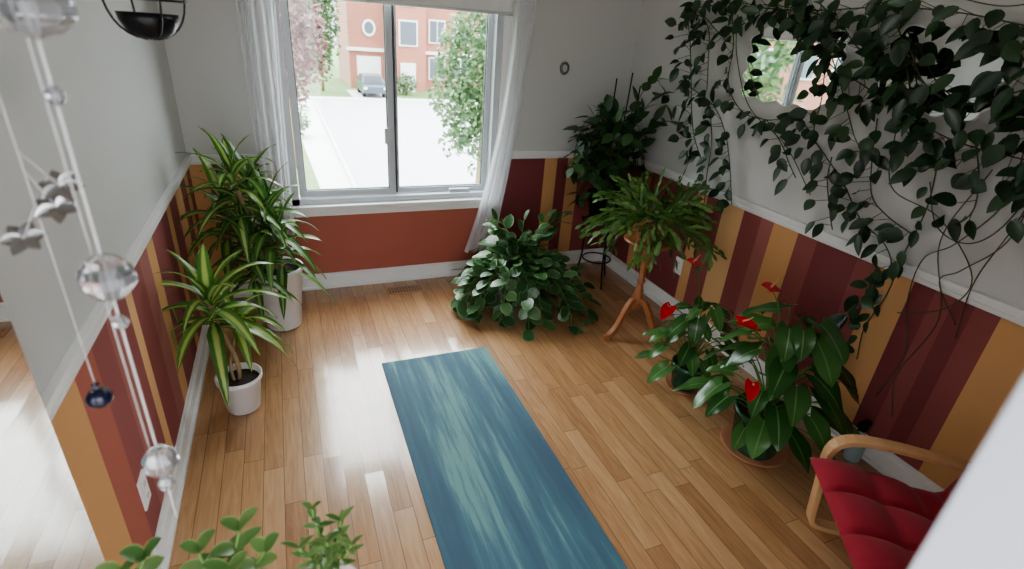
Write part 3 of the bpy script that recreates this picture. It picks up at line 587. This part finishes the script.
m=MB('parked_car',[plain('car_paint',(.10,.12,.15),.25,metal=.4),plain('car_glass',(.03,.035,.04),.1),plain('tyre',(.02,.02,.02),.8),TRIM]); cx,cy=6.6,45.2
prof=[(-2.2,.35),(-2.25,.8),(-2.1,.95),(-1.3,1.05),(-.7,1.5),(.9,1.52),(1.7,1.05),(2.15,.95),(2.25,.6),(2.2,.35)]
vs=[];n=len(prof)
for sx,ins in ((-.88,0),(.88,0)):
    for yy,zz in prof: vs.append((cx+sx*(.82 if zz>1.2 else 1),cy+yy,GZ+zz+.03))
m.add(vs,[list(range(n)),list(range(n,2*n))[::-1]]+[(i,(i+1)%n,n+(i+1)%n,n+i) for i in range(n)],0,flat=True)
m.add([(cx-.7,cy-1.26,GZ+1.13),(cx+.7,cy-1.26,GZ+1.13),(cx+.64,cy-.78,GZ+1.48),(cx-.64,cy-.78,GZ+1.48)],[(0,1,2,3)],1,flat=True)
for sx in (-.75,.75):
    m.box(cx+sx-.13,cx+sx+.13,cy-2.28,cy-2.2,GZ+.66,GZ+.83,3)
    for yy in (-1.4,1.4):
        m.tube([(cx+sx-.12,cy+yy,GZ+.365),(cx+sx+.12,cy+yy,GZ+.365)],.33,16,2)
m.done()
def tree(name,x,y,zc,rx,rz,n,mat,ls):
    m=MB(name,[mat,CANE]); m.tube([(x,y,GZ),(x+.1,y,zc-rz*.5),(x,y,zc+rz*.4)],.12,8,1,r1=.04)
    for i in range(6):
        a=i*1.05; m.tube([(x,y,zc-rz*.5),(x+math.cos(a)*rx*.6,y+math.sin(a)*rx*.6,zc+U(-.2,.5)*rz)],.04,6,1,r1=.015)
    for i in range(n):
        while True:
            p=V((U(-1,1),U(-1,1),U(-1,1)))
            if p.length<1 and p.length>.25: break
        k=1+.25*math.sin(p.x*7)*math.sin(p.z*6+p.y*5)
        m.leaf((x+p.x*rx*k,y+p.y*rx*k,max(GZ+.1,zc+p.z*rz*k)),(U(-1,1),U(-1,1),U(-1,.3)),(U(-1,1),U(-1,1),1),ls*U(.7,1.3),ls*.6,.3,'ovate',.1,3,0)
    m.done()
TG=leafmat('tree_leaf_green',(.07,.14,.06),(.20,.29,.14),trl=.35); TR=leafmat('tree_leaf_plum',(.15,.065,.065),(.28,.15,.14),trl=.4)
tree('street_tree',5.25,15,.35,1.35,2.2,5200,TG,.17)
tree('plum_tree',.2,22,.9,1.5,2.0,1800,TR,.25)
tree('street_tree',3.1,47,2.0,1.5,4.5,2600,TG,.35)
tree('street_tree',-1.5,38,2.0,2.2,4.5,2600,TG,.4)
tree('street_tree',-13.5,19,1.0,2.4,3.5,1800,TG,.4)
tree('shrub',.2,28,GZ+.9,.9,.8,900,TG,.2)
tree('shrub',9.5,46,GZ+.9,.9,.8,700,TG,.2)

mb=MB('added_fill_fixture',[plain('fill_fixture_glass',(.9,.88,.82),.4,emit=.5),PEWTER]); mb.lathe((1.0,1.7,HC-.09),[(0,0),(.08,.01),(.14,.045),(.15,.07)],28,0); mb.lathe((1.0,1.7,HC-.025),[(.155,0),(.155,.024),(0,.024)],28,1); mb.done()  # added fixture dressing the interior fill light, out of view
def light(t,name,loc,e,**k):
    l=bpy.data.lights.new(name,t); l.energy=e
    for a,v in k.items(): setattr(l,a,v)
    o=bpy.data.objects.new(name,l); o.location=loc; bpy.context.collection.objects.link(o); return o
light('POINT','ceiling_fill_light',(1.0,1.7,HC-.16),9,shadow_soft_size=.12,color=(1,.98,.96))  # fill light added to brighten the interior, no known lamp there
s=light('SUN','overcast_sun',(0,10,10),7,angle=math.radians(60),color=(.98,.99,1)); s.rotation_euler=V((.02,-.82,-.66)).to_track_quat('-Z','Y').to_euler()
wd=bpy.data.worlds.new('World'); bpy.context.scene.world=wd; wd.use_nodes=True; nt=wd.node_tree; bg=nt.nodes['Background']
tc=N(nt,'ShaderNodeTexCoord'); sp=N(nt,'ShaderNodeSeparateXYZ'); nt.links.new(tc.outputs['Generated'],sp.inputs[0])
mr=N(nt,'ShaderNodeMapRange'); nt.links.new(sp.outputs[2],mr.inputs[0]); mr.inputs[1].default_value=-.05; mr.inputs[2].default_value=.5; mr.inputs[3].default_value=3.4; mr.inputs[4].default_value=10.5
nt.links.new(mr.outputs[0],bg.inputs[1]); bg.inputs[0].default_value=(.88,.94,1,1)
try: bpy.context.scene.view_settings.look='AgX - Medium High Contrast'
except Exception as ex: print(ex)

# ---------------------------------------------------------------- camera
cd=bpy.data.cameras.new('camera'); co=bpy.data.objects.new('camera',cd); bpy.context.collection.objects.link(co)
Rm=((.92447,-.10409,.36676),(-.37475,-.42487,.82404),(.07005,-.89925,-.43179))
co.matrix_world=Matrix([[Rm[i][0],-Rm[i][1],-Rm[i][2],(0,0,1.728)[i]] for i in range(3)]+[[0,0,0,1]])
cd.lens=526.19/1024*36; cd.sensor_width=36; cd.clip_start=.02; cd.clip_end=300
cd.dof.use_dof=True; cd.dof.focus_distance=2.8; cd.dof.aperture_fstop=2.5
bpy.context.scene.camera=co
